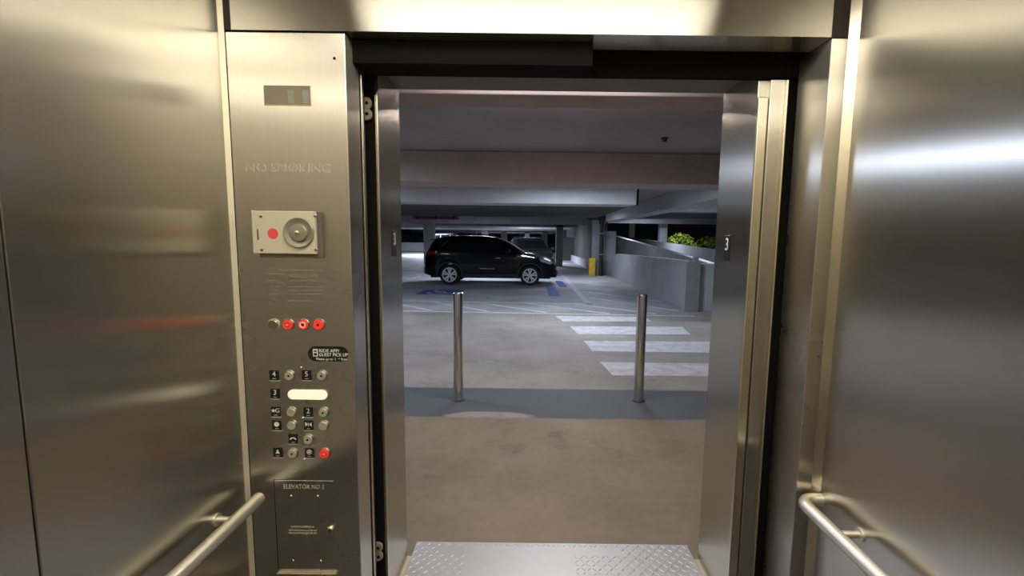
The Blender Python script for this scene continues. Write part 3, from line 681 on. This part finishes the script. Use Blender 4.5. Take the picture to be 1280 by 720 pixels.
def make_suv(paint, loc, rz, label, cat='car'):
    t = thing('parked_car', (0, 0, 0), label, cat)
    xs = sorted(set([-2.2+4.39*k/110 for k in range(111)] + [w+s*d for w in WX for s in (-1, 1) for d in (.394, .398, .37)]))
    bm = bmesh.new(); rows = []
    for x in xs:
        s = suv_section(x); ring = [(y, z) for y, z in s] + [(-y, z) for y, z in s[-2::-1]]
        rows.append([bm.verts.new((x, y, z)) for y, z in ring])
    n = len(rows[0])
    for a, b in zip(rows, rows[1:]):
        for k in range(n): bm.faces.new((a[k], b[k], b[(k+1) % n], a[(k+1) % n]))
    bm.faces.new(rows[0]); bm.faces.new(rows[-1][::-1]); bmesh.ops.recalc_face_normals(bm, faces=bm.faces[:])
    obj('body', bm, paint, t, True)
    obj('underbody', box((-2.0, -.72, .22), (2.0, .72, .52), .03), CLAD, t)
    for s in (-1, 1):
        obj('side_window', side_patch([(.62, 1.09), (.72, 1.14), (.30, 1.40), (.06, 1.49), (-.27, 1.52), (-.27, 1.10)], s), GLASS, t)
        obj('side_window', side_patch([(-.33, 1.10), (-.33, 1.52), (-1.0, 1.52), (-1.06, 1.12)], s), GLASS, t)
        obj('side_window', side_patch([(-1.12, 1.125), (-1.06, 1.51), (-1.42, 1.46), (-1.62, 1.26), (-1.55, 1.15)], s), GLASS, t)
        obj('window_trim', side_patch([(-1.64, 1.26), (-1.42, 1.485), (-1.36, 1.485), (-1.58, 1.24)], s, .010), CHROME, t)
        for x in (-.28-.55, .42-.15):
            obj('door_handle', box((x-.10, s*(half_w(x, .93)-.006), .885), (x+.06, s*(half_w(x, .93)+.028), .915), .008), CHROME, t)
        obj('side_cladding', box((-.92, s*.865, .25), (.90, s*.915, .37), .015), CLAD, t)
        obj('sill_glint', box((-.35, s*.905, .54), (.15, s*.918, .555), .004), CHROME, t)  # bright strip standing for a reflection low on the doors
        mr = obj('wing_mirror', joined(box((.52, s*.90, 1.06), (.68, s*1.08, 1.19), .035), box((.56, s*.86, 1.07), (.62, s*.93, 1.11), .01)), paint, t, True)
        obj('headlight', side_patch([(1.66, .80), (1.98, .70), (2.06, .76), (1.90, .85), (1.62, .89)], s, .010), LAMPW, t)
        obj('hood_glint', side_patch([(1.02, 1.00), (1.10, 1.00), (1.50, .935), (1.50, .915), (1.05, .965)], s, .008), CHROME, t)  # chrome strip standing for the white highlight along the hood
        obj('taillight', side_patch([(-1.72, 1.10), (-1.80, .98), (-2.10, .84), (-2.16, .94), (-2.02, 1.12)], s, .010), LAMPR, t)
        obj('rear_reflector', box((-2.17, s*.55, .42), (-2.05, s*.72, .47), .01), LAMPR, t)
        obj('roof_rail', tube([(-1.5, s*.56, 1.60), (-1.42, s*.565, 1.645), (-.3, s*.575, 1.665), (.0, s*.57, 1.64), (.08, s*.565, 1.60)], .013, 8), CLAD, t, True)
        for wx in WX:
            y = s*.80
            w = obj('wheel', lathe([(.235, -.10), (.30, -.112), (.33, -.085), (.335, 0), (.33, .085), (.30, .112), (.235, .10), (.235, -.10)], (wx, y, .335), 'Y', 48, False), TYRE, t, True)
            parts = [lathe([(.238, s*.104), (.238, s*.112), (.212, s*.112), (.205, s*.085), (.205, s*.03), (.238, s*.03)], (wx, y, .335), 'Y', 48, False),
                     lathe([(.055, s*.05), (.055, s*.108), (.03, s*.115), (.001, s*.115)], (wx, y, .335), 'Y', 24)]
            for k in range(5):
                for dd in (-.20, .20):
                    a0 = 2*pi*k/5+pi/2; a1 = a0+dd*1.15; a2 = a0+dd*.75
                    p0 = Vector((cos(a2)*.04, 0, sin(a2)*.04)); p1 = Vector((cos(a1)*.222, 0, sin(a1)*.222)); d = (p1-p0).normalized(); nn = Vector((-d.z, 0, d.x))
                    b4 = bmesh.new(); c0 = Vector((wx, y, .335))
                    q = []
                    for h in (s*.060, s*.110):
                        for pt, wd in ((p0, .016), (p1, .027)):
                            for sg in (-1, 1): v = c0+pt+nn*wd*sg; q.append(b4.verts.new((v.x, y+h, v.z)))
                    for f in ((0, 1, 3, 2), (4, 6, 7, 5), (0, 2, 6, 4), (1, 5, 7, 3), (0, 4, 5, 1), (2, 3, 7, 6)): b4.faces.new([q[i] for i in f])
                    bmesh.ops.recalc_face_normals(b4, faces=b4.faces[:]); parts.append(b4)
            obj('rim', joined(*parts), RIM, w)
            obj('brake_disc', lathe([(.001, s*.02), (.20, s*.02), (.20, s*.03), (.001, s*.03)], (wx, y, .335), 'Y', 32), TYRE, w)
            arch = []
            for k in range(21):
                a = radians(-12+k*204/20); arch.append((wx+cos(a)*.435, .335+sin(a)*.425))
            for k in range(20, -1, -1):
                a = radians(-12+k*204/20); arch.append((wx+cos(a)*.385, .335+sin(a)*.375))
            obj('arch_cladding', prism(arch, s*.86, s*.912), CLAD, t)
    obj('windshield', deck_patch([.18, .35, .5, .65, .8, .95, 1.03], .90), GLASS, t)
    obj('rear_window', deck_patch([-2.02, -1.97, -1.9, -1.84], .9), GLASS, t)
    obj('bumper', box((2.02, -.60, .30), (2.235, .60, .52), .05), CLAD, t, True)
    obj('bumper', box((-2.23, -.66, .32), (-2.0, .66, .60), .06), paint, t, True)
    obj('bumper_lip', box((1.95, -.70, .255), (2.20, .70, .285), .008), CHROME, t)
    obj('grille', box((2.16, -.38, .56), (2.205, .38, .70), .012), CLAD, t)
    obj('roof_spoiler', box((-2.00, -.58, 1.46), (-1.72, .58, 1.50), .014), paint, t, True)
    obj('number_plate', box((-2.215, -.26, .74), (-2.19, .26, .86), .004), LAMPW, t)
    t.location = loc; t.rotation_euler = (0, 0, rz)
    return t
def copy_tree(o, parent=None):
    c = o.copy(); C.objects.link(c); c.parent = parent
    for ch in [x for x in list(SC.objects) if x.parent == o]: copy_tree(ch, c)
    return c
car = make_suv(PAINT, (-1.385, 15.60, 0), 0, 'black parked sport utility car seen side on, silver wheels')
def recolour(root, m):
    done = {}
    for ch in [x for x in SC.objects if x.parent == root]:
        if ch.data and ch.data.materials[0] == PAINT:
            if ch.data not in done: d = ch.data.copy(); d.materials[0] = m; done[ch.data] = d
            ch.data = done[ch.data]
c2 = copy_tree(car); c2.location = (-.15, 20.9, 0); c2.rotation_euler = (0, 0, radians(-82)); recolour(c2, PAINTG)
c2['label'] = 'dark grey car standing end-on behind the black one, only its top showing'
c3 = copy_tree(car); c3.location = (-6.25, 36.6, .325); c3.rotation_euler = (.0255, 0, 0); recolour(c3, PAINTW)
c3['label'] = 'white car far back, half hidden between the column and the black car'

# ================================================================== PLANTING
def leaf_mat(name, a, b):
    m, nt, bb_ = new_mat(name); g = N(nt, 'ShaderNodeNewGeometry'); no = N(nt, 'ShaderNodeTexNoise'); no.inputs['Scale'].default_value = 2.5
    L(nt, g.outputs['Position'], no.inputs['Vector']); cr = N(nt, 'ShaderNodeValToRGB'); cr.color_ramp.elements[0].color = (*a, 1); cr.color_ramp.elements[1].color = (*b, 1)
    cr.color_ramp.elements[0].position = .35; cr.color_ramp.elements[1].position = .65
    L(nt, no.outputs['Fac'], cr.inputs[0]); L(nt, cr.outputs[0], bb_.inputs['Base Color']); bb_.inputs['Roughness'].default_value = .6
    return m
LEAFG = leaf_mat('lit_leaf', (.05, .12, .012), (.34, .42, .06)); LEAFD = leaf_mat('dark_leaf', (.02, .045, .015), (.04, .08, .03)); LEAFR = leaf_mat('russet_leaf', (.05, .02, .012), (.10, .035, .02))  # yellow-green end of LEAFG puts lit highlights into the leaf colour
BARK = plain('bark', (.05, .035, .025), .9)
def bush(name, loc, rad, h, n, m, label, seed, cat='bush', size=.13):
    rn = random.Random(seed); t = thing(name, loc, label, cat, 'planting outside the garage'); x0, y0, z0 = loc
    bm = bmesh.new()
    for _ in range(n):
        th, ph = rn.uniform(0, 2*pi), math.acos(rn.uniform(-1, 1)); r = rn.uniform(.55, 1)**.5
        c = Vector((x0+rad*r*sin(ph)*cos(th), y0+rad*.6*r*sin(ph)*sin(th), z0+h*.5+h*.5*r*cos(ph)))
        u = Vector((rn.uniform(-1, 1), rn.uniform(-1, 1), rn.uniform(-.6, .6))).normalized(); v = u.cross(Vector((rn.uniform(-1, 1), rn.uniform(-1, 1), rn.uniform(-1, 1)))).normalized(); s = size*rn.uniform(.6, 1.2)
        q = [bm.verts.new(c+u*s), bm.verts.new(c+v*s*.45+u*s*.1), bm.verts.new(c-u*s), bm.verts.new(c-v*s*.45+u*s*.1)]; bm.faces.new(q)
    obj('foliage', bm, m, t)
    st = [tube([(x0, y0, z0), (x0+rn.uniform(-.3, .3)*rad, y0+rn.uniform(-.2, .2)*rad, z0+h*.45), (x0+rn.uniform(-.6, .6)*rad, y0+rn.uniform(-.3, .3)*rad, z0+h*.8)], [.05, .035, .012], 6) for _ in range(5)]
    obj('stem', joined(*st), BARK, t)
    return t
struct('ground_outside', boxes(((7.3, 16, -.3), (60, 95, .0)), ((-60, 40.4, -.3), (-5, 95, -.02))), concrete('soil', (.05, .045, .03), (.03, .03, .02), 2))
bush('leafy_bush', (8.75, 26.6, 0), 1.0, 2.0, 1500, LEAFG, 'bright green lit bush beyond the ramp wall, beside the outer column', 1)
bush('leafy_bush', (11.2, 28.5, 0), 1.3, 1.85, 1300, LEAFG, 'green bush fading into the dark, right of the brightest bush', 2)
bush('leafy_bush', (11.0, 32.6, 0), 2.0, 2.7, 1500, LEAFR, 'dim russet shrub behind the green bushes', 3)
bush('leafy_bush', (9.2, 37.5, 0), 1.7, 2.8, 1300, LEAFD, 'dark shrub beyond the ramp wall, left of the outer column', 4)
for k, (x, y, r, h, lb) in enumerate(((-12.6, 43, 1.4, 2.5, 'dark bush beyond the far kerb wall, nearest the doorway edge'), (-9.7, 43.5, 1.3, 2.3, 'dark bush beyond the far kerb wall, against the column'))):
    bush('leafy_bush', (x, y, 0), r, h, 1300, LEAFD, lb, 10+k)

# ================================================================== LIGHT
def lamp(name, loc, power, col, size=(1.2, .2), rot=(0, 0, 0), spread=None):
    d = bpy.data.lights.new(name, 'AREA'); d.shape = 'RECTANGLE'; d.size, d.size_y = size; d.energy = power; d.color = col
    o = bpy.data.objects.new(name, d); C.objects.link(o); o.location = loc; o.rotation_euler = rot
    return o
def fixture(loc, power, label, col=(.74, .83, 1), w=1.2):
    x, y, z = loc
    t = thing('ceiling_light', (x, y, z), label, 'ceiling light', 'garage ceiling lights')
    obj('housing', box((x-w/2-.03, y-.10, z), (x+w/2+.03, y+.10, z+.06), .01), CONCL, t)
    obj('diffuser', box((x-w/2, y-.075, z-.035), (x+w/2, y+.075, z), .012), GLIGHT, t)
    lamp('garage_lamp', (x, y, z-.05), power, col, (w, .15))
COOL = (.74, .82, 1)
COOL = (.74, .82, 1)
LOBBY = (1, .84, .76)
fixture((.1, 2.40, 2.56), 9, 'unseen added light over the lift doors, outside', LOBBY)  # lamp added to brighten the first beam's face and the near floor
fixture((.2, 3.55, 2.58), 30, 'unseen added light just outside the lift, before the first beam', LOBBY)  # lamp added to brighten the lobby beam, ceiling and floor, hidden from view
fixture((-3.2, 5.0, 2.56), 70, 'tube light before the second beam, out of sight behind the left jamb', (.62, .74, 1))
fixture((1.6, 16.7, 2.58), 55, 'unseen added light over the aisle beside the column', COOL)  # lamp added to brighten the pale wall end by the column
fixture((.7, 8.0, 2.58), 105, 'tube light between the first and second beams')
fixture((-4.6, 8.0, 2.58), 120, 'tube light between the beams, toward the left of the garage')
fixture((-2.0, 17.8, 2.58), 130, 'tube light above the parked cars', COOL)
fixture((-.2, 29.5, 2.58), 320, 'tube light past the cars on the right', COOL)
fixture((-10.5, 23.4, 2.58), 130, 'tube light past the cars on the left', COOL)
fixture((-8.0, 33.8, 2.58), 420, 'tube light deep in the garage on the left', COOL)
fixture((-2.0, 34.5, 2.58), 280, 'tube light deep in the garage', COOL)
fixture((-3.0, 48.0, 2.58), 400, 'tube light near the far end of the garage', COOL)
fixture((5.6, 12.0, 2.9), 120, 'tube light over the foot of the ramp', COOL)
fixture((5.4, 22.0, 2.9), 150, 'tube light further up the ramp', COOL)
# unseen flood, added to light the bush
lamp('bush_fill_lamp', (8.2, 25.4, 2.5), 38, (.95, 1, .75), (.25, .25), (radians(35), 0, 0))

w = bpy.data.worlds.new('night'); SC.world = w; w.use_nodes = True
bg = w.node_tree.nodes['Background']; bg.inputs[0].default_value = (.02, .025, .05, 1); bg.inputs[1].default_value = .06

# ================================================================== CAMERA
cam = bpy.data.cameras.new('camera'); co = bpy.data.objects.new('camera', cam); C.objects.link(co)
cam.sensor_width = 36; cam.lens = FOC/1280*36; cam.shift_x = -(CX-640)/1280; cam.clip_start = .02; cam.clip_end = 300
co.matrix_world = Matrix.Translation((0, 0, EYE)) @ RM.to_4x4()
SC.camera = co
SC.view_settings.view_transform = 'Standard'; SC.view_settings.look = 'None'
SC.view_settings.exposure = 0; SC.view_settings.gamma = 1; SC.view_settings.use_curve_mapping = False
SC.cycles.max_bounces = 8; SC.cycles.sample_clamp_indirect = 4
